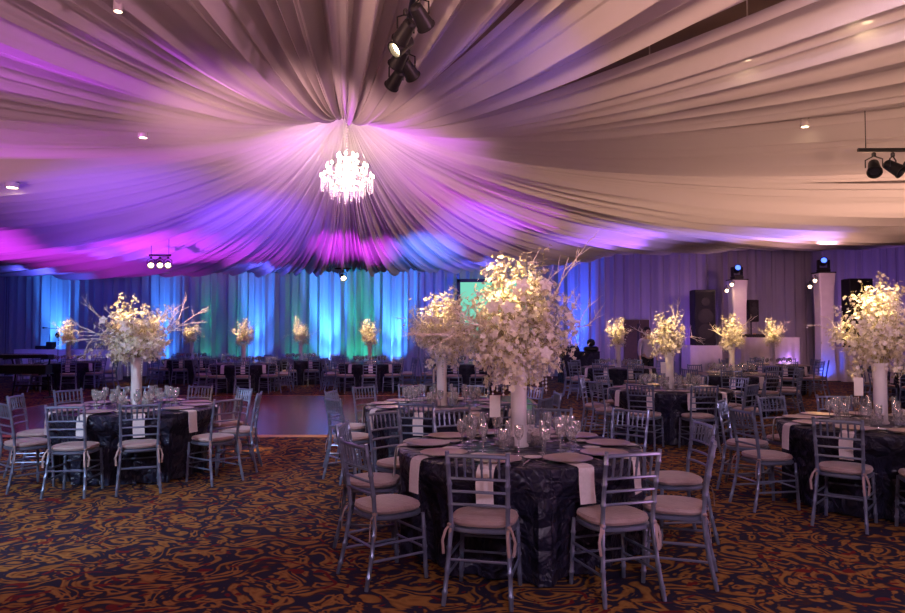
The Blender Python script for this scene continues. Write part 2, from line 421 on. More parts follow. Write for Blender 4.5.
def join(bs):
    m = MB()
    for b, mi in bs: m.add(b.v, b.f, mi)
    return m
def proto_chair(level):
    t = thing('chiavari_chair', 'x', 'chair')
    if level == 0:
        cu = None
        for n, b, k in GEO:
            o = b.build(n, M[k], cu if n == 'cushion_tie' else t)
            if n == 'cushion': cu = o
        return t
    if level == 1:
        for n, b, k in GEO:
            if n in ('seat', 'cushion', 'leg', 'back_post'): b.build(n, M[k], t)
        join([(b, 0) for n, b, k in GEO if n in ('crest_rail', 'back_rail', 'spindle')]).build('backrest', M['silver'], t)
        join([(b, 0) for n, b, k in GEO if n == 'stretcher']).build('stretcher_frame', M['silver'], t)
        return t
    bpy.data.objects.remove(t)
    o = join([(b, 1 if k == 'cushion' else 0) for n, b, k in GEO if n != 'cushion_tie']).build('chiavari_chair', [M['silver'], M['cushion']])
    return tag(o, 'x', 'chair')
PROTO = {}
def get_proto(key, make):
    """(object, first?) - the first use takes the prototype itself"""
    if key not in PROTO: PROTO[key] = make(); return PROTO[key]
    return copy_tree(PROTO[key])
def put(o, loc, rz=0, label=None, group=None):
    o.location = loc; o.rotation_euler = (0, 0, rz)
    tag(o, label, None, group); return o
def place_chair(level, loc, rz, label, group): return put(get_proto(('chair', level), lambda: proto_chair(level)), loc, rz, label, group)

# ------------------------------------------------------------------ table things
RT = .915; HT = .76
def make_table(seed, detail, dents):
    t = thing('banquet_table', 'x', 'table')
    r = random.Random(seed); n = 144 if detail else 96; ph = [r.uniform(0, 6.28) for _ in range(4)]
    rings = []
    for rr in (.02, .4, .8, RT - .012): rings.append([Vector((rr * math.cos(2 * PI * j / n), rr * math.sin(2 * PI * j / n), HT)) for j in range(n)])
    for q in range(11 if detail else 9):
        u = q / (10 if detail else 8); ring = []
        for j in range(n):
            a = 2 * PI * j / n
            fold = .55 * math.sin(13 * a + ph[0] + .6 * math.sin(3 * a)) + .35 * math.sin(22 * a + ph[1]) + .2 * math.sin(5 * a + ph[2])
            rr = RT + .004 + .012 * u + .034 * (u ** 1.2) * fold
            for dq in dents:
                da = (a - math.radians(dq - 90) + PI) % (2 * PI) - PI
                if abs(da) < .40: rr -= (.115 + .034 * u) * math.exp(-(da / .31) ** 12) * min(1, max(0, (u - .12) / .2))
            ring.append(Vector((rr * math.cos(a), rr * math.sin(a), HT - .012 - (HT - .024) * u)))
        rings.append(ring)
    MB().loft(rings, cap=False).build('tablecloth', M['cloth'], t)
    MB().lathe([(RT - .03, HT - .04), (RT - .02, HT - .03), (RT - .02, HT - .01), (RT - .03, HT - .004)], 48).build('tabletop', M['wood_raw'], t)
    return t
def make_napkin():
    # local: +y outward, origin on the table edge at cloth height
    prof = [(-.26, .004), (-.1, .004), (-.03, .005), (.002, .004), (.022, -.006), (.030, -.03), (.036, -.10), (.040, -.17), (.044, -.232)]
    mb = MB(); w = .058
    rings = []
    for i, (y, z) in enumerate(prof):
        th = .004
        dx = .004 * math.sin(i * 1.3)
        nx = (0, th) if y < .0 else (th, 0)
        rings.append([Vector((-w + dx, y, z)), Vector((w + dx, y, z)), Vector((w + dx, y + nx[0], z + nx[1])), Vector((-w + dx, y + nx[0], z + nx[1]))])
    mb.loft(rings)
    return tag(mb.build('napkin', M['napkin'], smooth=True), 'x', 'napkin')
def make_charger(): return tag(MB().lathe([(.02, .0), (.11, .001), (.125, .008), (.168, .013), (.17, .016), (.125, .012), (.11, .006), (.02, .005)], 40).build('charger_plate', M['plate']), 'x', 'plate')
def make_bread(): return tag(MB().lathe([(.01, 0), (.04, .001), (.064, .011), (.065, .014), (.04, .005), (.01, .004)], 28).build('bread_plate', M['china']), 'x', 'plate')
def stemware(name, h, rb, n, bowl):
    t = MB(); st = h - bowl
    prof = [(.033, 0), (.033, .003), (.008, .008), (.004, .02), (.004, st - .01), (.012, st), (rb * .8, st + bowl * .22), (rb, st + bowl * .5), (rb * .93, h), (rb * .90, h), (rb * .96, st + bowl * .5), (rb * .76, st + bowl * .24), (.004, st + .008)]
    t.lathe(prof, n); return tag(t.build(name, M['glass']), 'x', 'glass')
def make_fork():
    mb = MB(); mb.box((0, -.02, .004), (.008, .12, .003), bev=.001); mb.box((0, .05, .004), (.018, .03, .003), bev=.001)
    for i in range(4): mb.box((-.0075 + .005 * i, .085, .004), (.0025, .045, .002))
    return tag(mb.build('fork', M['steel']), 'x', 'fork')
def make_knife():
    mb = MB(); mb.box((0, -.05, .004), (.010, .09, .004), bev=.001); mb.box((.001, .05, .004), (.016, .12, .002))
    return tag(mb.build('knife', M['steel']), 'x', 'knife')
def make_vase(n):
    return tag(MB().lathe([(.075, 0), (.076, .012), (.062, .03), (.060, .25), (.062, .45), (.074, .58), (.068, .58), (.056, .45), (.054, .05), (.01, .03)], n).build('flower_vase', M['vase']), 'x', 'vase')

def petals(mb, c, nrm, R, r, np_=5, mi=0):
    a = nrm.orthogonal().normalized(); b = nrm.cross(a); ph = r.uniform(0, 6.28)
    for q in range(np_):
        t = ph + 2 * PI * q / np_; d = a * math.cos(t) + b * math.sin(t); w = a * -math.sin(t) + b * math.cos(t)
        tip = c + d * R + nrm * R * r.uniform(-.1, .45); mid = c + d * R * .55 + nrm * R * .22
        mb.add([c, mid - w * R * .38, tip, mid + w * R * .38], [(0, 1, 2), (0, 2, 3)], mi)
def branch_mb(r, start, direc, ln, rad, twigs=3, curl=.35):
    mb = MB()
    def run(p, d, ln, rad, depth):
        pts = [p.copy()]; k = 9; d = d.normalized()
        for i in range(k):
            d = (d + Vector((r.uniform(-1, 1), r.uniform(-1, 1), r.uniform(-1, 1))) * curl * .55).normalized()
            p = p + d * ln / k; pts.append(p.copy())
            if depth > 0 and i in (3, 5, 6, 7) and r.random() < .8:
                run(p.copy(), (d + Vector((r.uniform(-1, 1), r.uniform(-1, 1), r.uniform(-.6, 1))) * .75), ln * .42, rad * .6, depth - 1)
        mb.tube(pts, [rad * (1 - .75 * i / k) for i in range(k + 1)], 5)
    run(Vector(start), Vector(direc), ln, rad, 2 if twigs > 2 else 1)
    return mb
def make_arrangement(seed, nb, nf, rx=.40, rz=.36, zc=.36, dirs=(), cascade=.35, strands=0, orchids=0, single=False):
    r = random.Random(seed)
    t = thing('flower_arrangement', 'x', 'flowers')
    bl = MB(); twig = MB()
    ns = max(18, nb // 22)
    def blossom(p, d, big):
        nrm = (d + Vector((r.uniform(-1, 1), r.uniform(-1, 1), r.uniform(-1, 1))) * .8).normalized()
        if big: petals(bl, p, nrm, r.uniform(.015, .031), r, 5, r.choice((0, 0, 0, 1, 1)))
        else: petals(bl, p, nrm, r.uniform(.008, .020), r, 3, r.choice((0, 1, 2, 2)))
    for q in range(ns):          # each spray is a thin stem with blossoms along its outer part
        a = r.uniform(0, 6.28); kind = r.random()
        if kind < cascade: e, ln, dr = r.uniform(-.1, .4), r.uniform(.40, .64), r.uniform(.5, .8)
        else: e, ln, dr = r.uniform(.05, 1.35), r.uniform(.6, 1.2), r.uniform(.0, .36)
        d = Vector((math.cos(a) * math.cos(e), math.sin(a) * math.cos(e), math.sin(e)))
        pts = []
        for k in range(9):
            u = k / 8
            pts.append(Vector((d.x * rx * ln * u, d.y * rx * ln * u, .10 + d.z * (rz + zc - .1) * ln * u - dr * .42 * rz * u * u * 1.6)) + Vector((r.gauss(0, 1), r.gauss(0, 1), r.gauss(0, 1))) * .012)
            if k and math.hypot(pts[-1].x, pts[-1].y) < .12 and pts[-1].z < .08: pts[-1].z = .09
        twig.tube(pts, [.0035 * (1 - .6 * k / 8) for k in range(9)], 4)
        m = int((nb + nf) / ns)
        for b in range(m):
            u = r.uniform(.22, 1) ** .8; k = min(7, int(u * 8)); p = pts[k].lerp(pts[k + 1], u * 8 - k)
            sp = .062 * (1.25 - .75 * u)
            p = p + Vector((r.gauss(0, 1), r.gauss(0, 1), r.gauss(0, 1))) * sp
            if math.hypot(p.x, p.y) < .12 and p.z < .07: p.z = .09
            blossom(p, (d + (p - pts[4])).normalized(), b < m * nb / (nb + nf))
    twig.build('spray_stems', M['green'], t)['kind'] = 'stuff'
    bo = bl.build('blossoms', [M['cream'], M['pale'], M['green']], t); bo['kind'] = 'stuff'
    st = MB()
    for q in range(5):
        a = 2 * PI * q / 5; st.tube([(.018 * math.cos(a), .018 * math.sin(a), -.42), (.022 * math.cos(a), .022 * math.sin(a), 0), (.08 * math.cos(a), .08 * math.sin(a), .3)], .005, 5)
    if True:
        st.build('stem_bunch', M['green'], t)
    for (dx, dy, dz, ln) in dirs:
        branch_mb(r, (dx * .03, dy * .03, .12), (dx, dy, dz), ln, .0115).build('branch', M['branch'], t)
    for q in range(orchids):
        a = r.uniform(PI, 2 * PI); p = Vector((rx * .8 * math.cos(a), rx * .8 * math.sin(a), zc + r.uniform(-.3, .3) * rz * 1.6)); o = MB()
        if q == 0: p = Vector((.17, -.28, .14))
        petals(o, p, (Vector((p.x, p.y, .3)) + Vector((0, -.3, 0))).normalized(), .06, r, 5, 0)
        petals(o, p + Vector((0, -.008, 0)), Vector((0, -1, .2)).normalized(), .03, r, 3, 0)
        o.build('orchid', M['pale'], t)
    for q in range(strands):
        a = (PI * 1.5) + (-1 if q % 2 else 1) * (.35 + .28 * (q // 2)); rr = rx * .38
        x, y = rr * math.cos(a) * 1.15, rr * math.sin(a); top = .10; ln = r.uniform(.22, .34)
        o = MB(); o.tube([(x, y, top + .1), (x, y, top - ln)], .0012, 4)
        for b in range(int(ln / .028)): o.lathe([(.0005, -.011), (.010, 0), (.0005, .011)], 6, (x, y, top - .02 - b * .028))
        o.build('crystal_strand', M['crystal'], t)
    return t
def make_posy(seed):
    t = thing('glass_cube_vase', 'x', 'vase'); r = random.Random(seed)
    mb = MB(); w = .045
    mb.loft([[Vector((a * k, b * k, z)) for a, b in ((-1, -1), (1, -1), (1, 1), (-1, 1))] for k, z in ((w, 0), (w, .09), (w - .004, .09), (w - .004, .006))])
    mb.build('glass_cube', M['glass'], t, False)
    b2 = MB()
    for q in range(260):
        p = Vector((r.uniform(-.05, .05), r.uniform(-.05, .05), r.uniform(.02, .14)))
        if p.z < .09: p.x *= .75; p.y *= .75
        petals(b2, p, Vector((r.gauss(0, 1), r.gauss(0, 1), 1)).normalized(), .009, r, 4, 0)
    o = b2.build('filler_blossoms', M['pale'], t); o['kind'] = 'stuff'
    return t
def make_card(h):
    t = thing('table_card', 'x', 'table card')
    MB().lathe([(.035, 0), (.035, .006), (.006, .012), (.003, .02), (.003, h)], 14).build('stand', M['steel'], t)
    MB().box((0, -.004, h + .08), (.085, .004, .17), bev=.001).build('card', M['card'], t, False)
    return t

SEAT = {-18: 'near side left seat', 18: 'near side right seat', -54: 'left side nearest seat', -90: 'left side middle seat', -126: 'left side farthest seat', -162: 'far side left seat',
        54: 'right side nearest seat', 90: 'right side middle seat', 126: 'right side farthest seat', 162: 'far side right seat',
        0: 'near side middle seat', 36: 'near right corner seat', -36: 'near left corner seat', 72: 'right side nearer seat', -72: 'left side nearer seat', 108: 'right side farther seat', -108: 'left side farther seat',
        144: 'far right corner seat', -144: 'far left corner seat', 180: 'far side middle seat'}
A18 = (-18, 18, -54, 54, -90, 90, -126, 126, -162, 162)
A0 = (0, -36, 36, -72, 72, -108, 108, -144, 144, 180)
def on(cx, cy, a, r, dx=0):
    """point at seat angle a (degrees from the side facing us, + to the right), r out, dx sideways; and the rotation that points +y inward"""
    q = math.radians(a); ox, oy = math.sin(q), -math.cos(q)
    tx, ty = math.cos(q), math.sin(q)
    return (cx + ox * r + tx * dx, cy + oy * r + ty * dx), q
def table(name, cx, cy, angs, lod, arr, seed, tw={}, skip=(), card=None, turn=None, rotv=0, noarr=False):
    r = random.Random(seed)
    turn = math.degrees(math.atan2(-cx, cy)) if turn is None else turn
    dents = [turn + a + tw.get(a, (0, 0, 0, 0))[1] for a in angs] if lod == 0 else [36 * k for k in range(10)]
    put(get_proto(('table', lod, 0 if lod else seed), lambda: make_table(seed, lod < 2, dents)), (cx, cy, 0), math.radians(turn + angs[0]) if lod else 0, 'round table under a floor-length dark pintucked cloth, ' + name, 'round banquet tables')
    for a in angs:
        if a in skip: continue
        s = SEAT[a]
        dr, da, dth, dx = tw.get(a, (r.uniform(.0, .07), 0, r.uniform(-5, 5), r.uniform(-.02, .02)))
        (x, y), q = on(cx, cy, turn + a + da, 1.075 + dr, dx)
        place_chair(lod, (x, y, 0), q + math.radians(dth), f'silver spindle-back chair, {name}, {s}', f'chairs at {name}')
    for a in angs:
        s = SEAT[a]; q0 = turn + a + tw.get(a, (0, 0, 0, 0))[1] * .5
        def item(key, mk, rr, dx, rz, lab, z=HT + .001):
            (x, y), q = on(cx, cy, q0, rr, dx)
            px = 452.5 + F * x / y
            if px < -15 or px > 920: return
            put(get_proto(key, mk), (x, y, z), q + rz, f'{lab}, {name}, {s}', f'{key} on {name}')
        item('napkins', make_napkin, RT, r.uniform(-.03, .03), PI, 'folded pale napkin hanging down')
        item('charger plates', make_charger, .70, 0, 0, 'round silver-brown charger plate', HT + .010)
        if lod < 2:
            item('bread plates', make_bread, .52, -.17, 0, 'small pale bread plate')
        n = 18 if lod == 0 else 10
        L_ = min(lod, 1)
        item('water goblets', lambda: stemware('water_goblet', .19, .040, 14, .10), .44, -.01 + r.uniform(-.015, .015), 0, 'stemmed clear water goblet')
        item('wine glasses', lambda: stemware('wine_glass', .215, .036, 14, .10), .43, .10 + r.uniform(-.01, .01), 0, 'tall clear wine glass')
        if lod < 2:
            item('champagne flutes', lambda: stemware('champagne_flute', .235, .024, 12, .13), .355, .0 + r.uniform(-.015, .015), 0, 'slim clear champagne flute')
        if lod == 0:
            item('forks', make_fork, .68, -.20, 0, 'steel fork left of plate')
            item('knives', make_knife, .68, .20, 0, 'steel knife right of plate')
    if noarr: return
    put(get_proto('vase', lambda: make_vase(28)), (cx, cy, HT + .001), 0, 'tall slim frosted white vase, ' + name, 'tall vases')
    put(get_proto(('arr', arr[0]), arr[1]), (cx, cy, HT + .58), rotv, 'tall spray of white orchids and branches, ' + name, 'tall flower arrangements')
    if lod < 2:
        for i, (a, rr) in enumerate(((-40, .17), (75, .16), (150, .17))):
            (x, y), q = on(cx, cy, a, rr)
            put(get_proto(('posy', 0), lambda: make_posy(3)), (x, y, HT + .001), q, f'glass cube of white flowers, {name}, ' + ('front left of the vase', 'right of the vase', 'behind the vase')[i], 'small flower cubes')
    if card:
        x, y, h, rz = card
        put(get_proto(('card', h), lambda: make_card(h)), (x, y, HT + .001), rz, 'ivory table card on a slim stand, ' + name, 'table cards')

arrA = ('A', lambda: make_arrangement(11, 3000, 4200, .50, .43, .44, [(-1, -.1, .55, .68), (-.9, -.35, .75, .6), (1, -.1, .62, .64), (.9, .2, .7, .6), (.32, -.05, 1, .84), (.42, .1, 1, .7), (-.6, .4, .6, .6)], .17, 8, 7))
arrB = ('B', lambda: make_arrangement(23, 2000, 2600, .43, .42, .38, [(-1, -.1, .5, .52), (.9, .1, .5, .5), (-.5, -.3, .9, .55), (.3, .2, 1, .6), (-.9, .3, .6, .5)], .22, 4, 4))
arrC = ('C', lambda: make_arrangement(37, 2000, 2600, .50, .31, .36, [(-1, -.1, .5, .68), (-.8, -.3, .55, .62), (1, 0, .5, .68), (.9, -.3, .6, .64), (.4, .1, .8, .55), (-.3, .2, .8, .55), (-.95, .2, .45, .6)], .22, 2, 3))
arrD = ('D', lambda: make_arrangement(41, 800, 1000, .38, .32, .34, [(-1, 0, .5, .6), (.9, .1, .5, .6), (.2, .1, 1, .6)], .3, 0, 0))
arrE = ('E', lambda: make_arrangement(53, 800, 1000, .34, .38, .34, [(-.8, 0, .8, .6), (.8, .1, .6, .55)], .35, 0, 0))

TBL = []   # centre of every arrangement, for the pin spots
def T(*a, **k):
    table(*a, **k)
    if not k.get('noarr'): TBL.append((a[1], a[2]))
# (radius tweak, angle tweak, heading, sideways)
T('front middle table', .51, 5.6, A18, 0, arrA, 1, turn=0, tw={-18: (-.03, 1, 4, 0), 18: (.0, 10, -10, 0), -54: (.08, -1.5, 0, 0), 54: (.12, 1, 16, 0), -90: (.06, -7, 2, 0), 90: (.2, 10, -4, 0), -126: (.24, -7, 0, 0), 126: (.38, 11, 0, 0), -162: (.05, 4, 0, 0), 162: (.1, 0, 0, 0)},
  card=(.33, 5.66, .22, .15))
T('second middle table', -.13, 8.75, A18, 0, arrB, 2, turn=0, card=(-.235, 8.95, .26, 1.35), rotv=.8,
  tw={-18: (-.02, 8, -4, 0), 18: (.08, 12, 6, 0), -54: (.08, -4, 4, 0), -90: (.08, -12, 0, 0), -126: (.15, -8, 0, 0), 126: (.25, 4, 0, 0), 54: (.02, 6, 0, 0)})
T('left table by dance floor', -3.72, 8.55, A0, 0, arrC, 3, rotv=.3,
  tw={0: (-.02, 2, -2, 0), -36: (.04, 6, 10, 0), -72: (.07, 6, 4, 0), 36: (.10, 6, -10, 0), 72: (.08, 2, 0, 0)})
T('right table cut by picture edge', 4.12, 7.0, A18, 0, arrB, 4, skip=(54, 90, 126), card=(3.855, 6.9, .28, -.1), rotv=2.1,
  tw={-18: (-.02, 3, 6, 0), -54: (.08, 0, 4, 0), -90: (.14, -2, 0, 0)})
T('middle right table', 3.38, 11.3, A18, 1, arrD, 5, card=(3.22, 11.08, .26, 0), rotv=.4)
T('far table before the waiter', 4.2, 18.4, A18, 2, arrE, 6, rotv=1)
T('table below left loudspeaker', 5.85, 15.2, A0, 1, arrE, 7, rotv=2)
T('far table before white booth', 8.6, 19.5, A18, 2, arrE, 8, rotv=3)
T('far right table by plinth', 10.6, 16.0, A18, 2, arrD, 9, skip=(18, 54, 90, 126, 162), noarr=True)
FAR = [(69, 21.4, 'far left table by keyboard'), (192, 24.0, 'rearmost far table'), (244, 20.4, 'far table before dark fold'), (301, 23.4, 'rear table amid green light'), (370, 20.8, 'far table before bright blue'), (466, 20.7, 'far table under the screen')]
for i, (px, Y, nm) in enumerate(FAR):
    T(nm, (px - 452.5) / F * Y, Y, A18 if i % 2 else A0, 2, arrD if i % 2 else arrE, 20 + i, rotv=i * 1.3)

# ------------------------------------------------------------------ chandelier
CH = Vector((-2.2, 15.0, 5.36))
ch = thing('crystal_chandelier', 'glowing tiered crystal chandelier hanging from the middle of the ceiling drape', 'chandelier', CH)
MB().tube([(0, 0, 0), (0, 0, HUB.z - CH.z - .05)], .012, 8).build('hanging_rod', M['steel'], ch)
mb = MB()
for q in range(12): mb.lathe([(.001, -.03), (.022, 0), (.001, .03)], 6, (0, 0, .05 + .06 * q))
mb.build('chain_crystals', M['crystal2'], ch)
TI = [(.20, -.08, 8), (.42, -.30, 14), (.54, -.52, 18), (.34, -.70, 10)]
for R, z, n in TI:
    MB().lathe([(R - .008, z - .01), (R + .008, z - .01), (R + .008, z + .01), (R - .008, z + .01), (R - .008, z - .01)], 36, cap=False).build('tier_ring', M['steel'], ch)
    arm = MB()
    for q in range(6): arm.tube([(0, 0, z + .05), (R * math.cos(q * PI / 3), R * math.sin(q * PI / 3), z)], .006, 5)
    arm.build('tier_arm', M['steel'], ch)
    for q in range(n):
        a = 2 * PI * q / n
        MB().lathe([(.003, 0), (.018, .02), (.022, .045), (.012, .075), (.002, .09)], 10, (R * math.cos(a), R * math.sin(a), z + .01)).build('bulb', M['bulb'], ch)
    dr = MB(); rr = random.Random(int(R * 100))
    m = int(R * 90)
    for q in range(m):
        a = 2 * PI * q / m
        ln = rr.randint(4, 7)
        for b in range(ln): dr.lathe([(.001, -.018), (.013, 0), (.001, .018)], 5, (R * math.cos(a), R * math.sin(a), z - .03 - b * .038))
    o = dr.build('crystal_drops', M['crystal2'], ch); o['kind'] = 'stuff'
dr = MB(); rr = random.Random(5)
for q in range(26):
    a = rr.uniform(0, 6.28); R = rr.uniform(.03, .3)
    for b in range(rr.randint(5, 10)): dr.lathe([(.001, -.018), (.013, 0), (.001, .018)], 5, (R * math.cos(a), R * math.sin(a), -.72 - b * .038))
o = dr.build('crystal_drops', M['crystal2'], ch); o['kind'] = 'stuff'
MB().lathe([(.02, 0), (.1, -.05), (.05, -.3), (.12, -.6), (.04, -.75), (.01, -.8)], 16).build('centre_stem', M['crystal2'], ch)

# ------------------------------------------------------------------ lighting equipment
def par_can(loc, aim, lit, label, group, scale=1.0, drop=.25):
    t = thing('stage_spotlight', label, 'spotlight', loc, 0, group)
    d = (Vector(aim) - Vector(loc)).normalized()
    s = scale
    MB().lathe([(.05 * s, -.16 * s), (.085 * s, -.13 * s), (.10 * s, .02 * s), (.115 * s, .15 * s), (.125 * s, .15 * s), (.125 * s, .17 * s), (.105 * s, .17 * s), (.09 * s, .10 * s)], 20, axis=d).build('can_body', M['black'], t)
    MB().lathe([(.001, .105 * s), (.088 * s, .105 * s)], 20, axis=d, cap=False).build('lens', M['lamp'] if lit else M['dlens'], t)
    w = d.cross(Vector((0, 0, 1))); w = w.normalized() if w.length > .1 else Vector((1, 0, 0))
    MB().tube([w * .13 * s, w * .13 * s + Vector((0, 0, drop * .55)), Vector((0, 0, drop * .8)), -w * .13 * s + Vector((0, 0, drop * .55)), -w * .13 * s], .012 * s, 6).build('yoke', M['black'], t)
    MB().lathe([(.03 * s, drop * .76), (.035 * s, drop * .8), (.035 * s, drop * 1.0), (.02 * s, drop * 1.06)], 10).build('clamp', M['black'], t)
    return t
def bar(a, b, label, hangers=(.1, .9), zt=ZC):
    t = thing('lighting_bar', label, 'lighting bar', a)
    A, B = Vector((0, 0, 0)), Vector(b) - Vector(a)
    MB().tube([A, B], .025, 10).build('pipe', M['black'], t)
    for h in hangers:
        p = A.lerp(B, h); MB().tube([p, (p.x, p.y, zt - a[2])], .006, 5).build('hanger_wire', M['black'], t)
p0, p1 = at_y(401, 58, 7.0), at_y(420, -50, 5.2)
p0.z = p1.z = 4.32
bar(p0, p1, 'black pipe carrying a row of spotlights below the upper swags')
place = ('lowest in the row', 'second from the bottom of the row', 'third from the bottom of the row', 'lit one fourth from the bottom', 'fifth from the bottom of the row', 'topmost at the picture edge')
for i in range(6):
    p = p0.lerp(p1, .02 + i * .155); q = Vector((p.x + (-.05 if i % 2 == 0 or i == 3 else .04), p.y, p.z - .215))
    par_can(q, (q.x + ((-1.2 if i % 2 == 0 else 1.0) if i != 3 else -1.3), q.y + (1.6 if i != 3 else -.7), q.z - (1.2 if i != 3 else 1.2)), i == 3, 'black spotlight hanging under the upper swags, ' + place[i], 'spotlights on the upper pipe', .62, .172)
a, b = at_y(858, 150, 9), at_y(935, 146, 9); b.z = a.z
bar(a, b, 'black pipe carrying spotlights at the right edge of the picture')
for i, px in enumerate((874, 893, 912)):
    q = at_y(px, 166, 9); q.z = a.z - .22
    par_can(q, (q.x + (-.5, .8, .3)[i], q.y - 1.0, q.z - 1.0), False, 'black spotlight under the right-hand pipe, ' + ('left one', 'right one facing us', 'one cut by the picture edge')[i], 'spotlights on the right-hand pipe', .72, .178)
a, b = at_y(149, 256, 18.5), at_y(171, 250, 18.5); b.z = a.z = 3.62
bar(a, b, 'short black pipe of three lit spotlights below the left swags')
for i, px in enumerate((151, 160, 168)):
    q = at_y(px, 262, 18.5); q.z = a.z - .22
    par_can(q, (q.x + .8, q.y - 2.0, q.z - 1.2), True, 'small lit spotlight below the left swags, ' + ('left of three', 'middle of three', 'right of three')[i], 'spotlights below the left swags', .7, .178)
q = at_y(343, 277, 22.3)
par_can(q, (q.x + .8, q.y - 2.2, q.z - 1.2), True, 'small lit spotlight under the magenta edge of the ceiling drape', None, .8, .212)
bar(q + Vector((-.25, 0, .26)), q + Vector((.25, 0, .26)), 'stub of black pipe holding one spotlight under the magenta drape edge', (.5,))

def moving_head(loc, label, rz):
    t = thing('moving_head_light', label, 'stage light', loc, rz, 'moving head lights on the white columns')
    MB().box((0, 0, .06), (.36, .30, .12), bev=.02).build('base', M['black'], t)
    mb = MB()
    for s in (-1, 1): mb.box((s * .17, 0, .27), (.05, .16, .32), bev=.015)
    mb.box((0, 0, .135), (.36, .16, .05), bev=.01); mb.build('yoke', M['black'], t)
    d = Vector((-.25, -1, .25)).normalized(); c = Vector((0, 0, .36))
    MB().lathe([(.08, -.16), (.125, -.12), (.135, .05), (.12, .19), (.10, .19), (.095, .17)], 20, c, axis=d).build('lamp_head', M['black'], t)
    MB().lathe([(.001, .172), (.09, .172)], 18, c, axis=d, cap=False).build('lens', M['lampb'], t)
def column(px0, px1, ytop, Y, label, w):
    c = at_y((px0 + px1) / 2, ytop, Y); h = c.z
    t = thing('draped_column', label, 'column', (c.x, Y, 0))
    rings = []
    for q in range(9):
        u = q / 8; k = w / 2 * (1 + .22 * (abs(u - .5) * 2) ** 2.5)
        rings.append([Vector((a * k, b * k, .03 + (h - .05) * u)) for a, b in ((-1, -.85), (-.85, -1), (.85, -1), (1, -.85), (1, .85), (.85, 1), (-.85, 1), (-1, .85))])
    MB().loft(rings).build('spandex_cover', M['white'], t)
    MB().box((0, 0, .015), (w * 1.5, w * 1.5, .03), bev=.005).build('base_plate', M['black'], t)
    MB().box((0, 0, h), (w * 1.25, w * 1.25, .04), bev=.005).build('top_plate', M['black'], t)
    return (c.x, Y, h + .02)
c1 = column(728, 746, 280, 25.2, 'white fabric-wrapped light column beside the left loudspeaker', .46)
c2 = column(813, 834, 273, 24.6, 'white fabric-wrapped light column beside the right loudspeaker', .46)
moving_head(c1, 'black moving head light with blue lens on the left white column', .1)
moving_head(c2, 'black moving head light with blue lens on the right white column', -.1)
for (px, py, c, nm) in ((727, 290, c1, 'left white column, lower one'), (732, 284, c1, 'left white column, upper one'), (810, 286, c2, 'right white column, lower one'), (815, 280, c2, 'right white column, upper one')):
    Y = c[1] - .44; q = at_y(px, py, Y)
    par_can(q, (q.x - .5, q.y - 1, q.z - .5), True, 'small lit spotlight clamped at the top of the ' + nm, 'spotlights clamped on the white columns', .58, .16)

# ------------------------------------------------------------------ DJ corner
def speaker(px, py0, py1, Y, w, label, zb=None):
    c = at_y(px, py1, Y); top = at_y(px, py0, Y).z; z0 = c.z if zb is None else zb; h = top - z0
    t = thing('loudspeaker', label, 'loudspeaker', (c.x, Y, z0))
    MB().box((0, 0, h / 2), (w, .55, h), bev=.02).build('cabinet', M['blackp'], t)
    MB().box((0, -.285, h * .5), (w * .9, .02, h * .92), bev=.006).build('grille', M['grille'], t)
    MB().lathe([(w * .12, 0), (w * .2, .015), (w * .2, .03), (w * .1, .03)], 18, (0, -.30, h * .78), axis=(0, -1, 0)).build('horn', M['blackp'], t)
    for k in (.25, .52): MB().lathe([(w * .1, 0), (w * .34, .012), (w * .36, .018), (w * .3, .02)], 22, (0, -.295, h * k), axis=(0, -1, 0)).build('woofer', M['blackp'], t)
    for s in (-1, 1): MB().box((s * (w / 2 + .004), 0, h * .6), (.012, .16, .07), bev=.003).build('handle', M['black'], t)
    return t
def skirted(name, label, cat, x0, x1, ytop, Y, dep, zb=0, m='white', pleat=.012):
    a, b = at_y(x0, ytop, Y), at_y(x1, ytop, Y); w, h = b.x - a.x, a.z - zb
    t = thing(name, label, cat, ((a.x + b.x) / 2, Y + dep / 2, zb))
    per = []
    n = 120
    for i in range(n):
        s = i / n * (2 * w + 2 * dep)
        if s < w: p = (-w / 2 + s, -dep / 2, 0, -1)
        elif s < w + dep: p = (w / 2, -dep / 2 + s - w, 1, 0)
        elif s < 2 * w + dep: p = (w / 2 - (s - w - dep), dep / 2, 0, 1)
        else: p = (-w / 2, dep / 2 - (s - 2 * w - dep), -1, 0)
        per.append((p, s))
    rings = []
    for u in (1, .995, .6, .3, 0):
        k = pleat * (1 - u) * 2 + (0 if u == 1 else .004)
        rings.append([Vector((p[0] + p[2] * k * (1 + math.sin(s * 28)), p[1] + p[3] * k * (1 + math.sin(s * 28)), .004 + (h - .004) * u)) for p, s in per])
    rings = list(reversed(rings))
    MB().loft(rings).build('skirt', M[m], t, False)
    MB().box((0, 0, h + .008), (w + .02, dep + .02, .016), bev=.004).build('top', M[m], t, False)
    return t, Vector((t.location.x, t.location.y, zb + h + .017))
_, djt = skirted('dj_booth', 'long white skirted booth between the two white columns', 'booth', 740, 800, 338, 23.0, 1.0)
_, pl1 = skirted('speaker_plinth', 'white skirted plinth under the left loudspeaker', 'plinth', 690, 722, 346, 25.3, .9)
_, pl2 = skirted('speaker_plinth', 'white skirted plinth under the right loudspeaker', 'plinth', 844, 882, 348, 24.2, 1.0)
speaker(703, 290, 345, 25.75, .74, 'tall black loudspeaker stack left of the white columns', pl1.z)
speaker(858, 279, 347, 24.7, .80, 'tall black loudspeaker stack right of the white columns', pl2.z)
sp = speaker(751, 300, 322, 26.1, .36, 'small black loudspeaker on a pole behind the left white column')
MB().tube([(0, 0, -sp.location.z + .02), (0, 0, 0)], .025, 8).build('pole', M['black'], sp)
MB().lathe([(.3, -sp.location.z), (.3, -sp.location.z + .02), (.03, -sp.location.z + .05)], 16).build('pole_base', M['black'], sp)
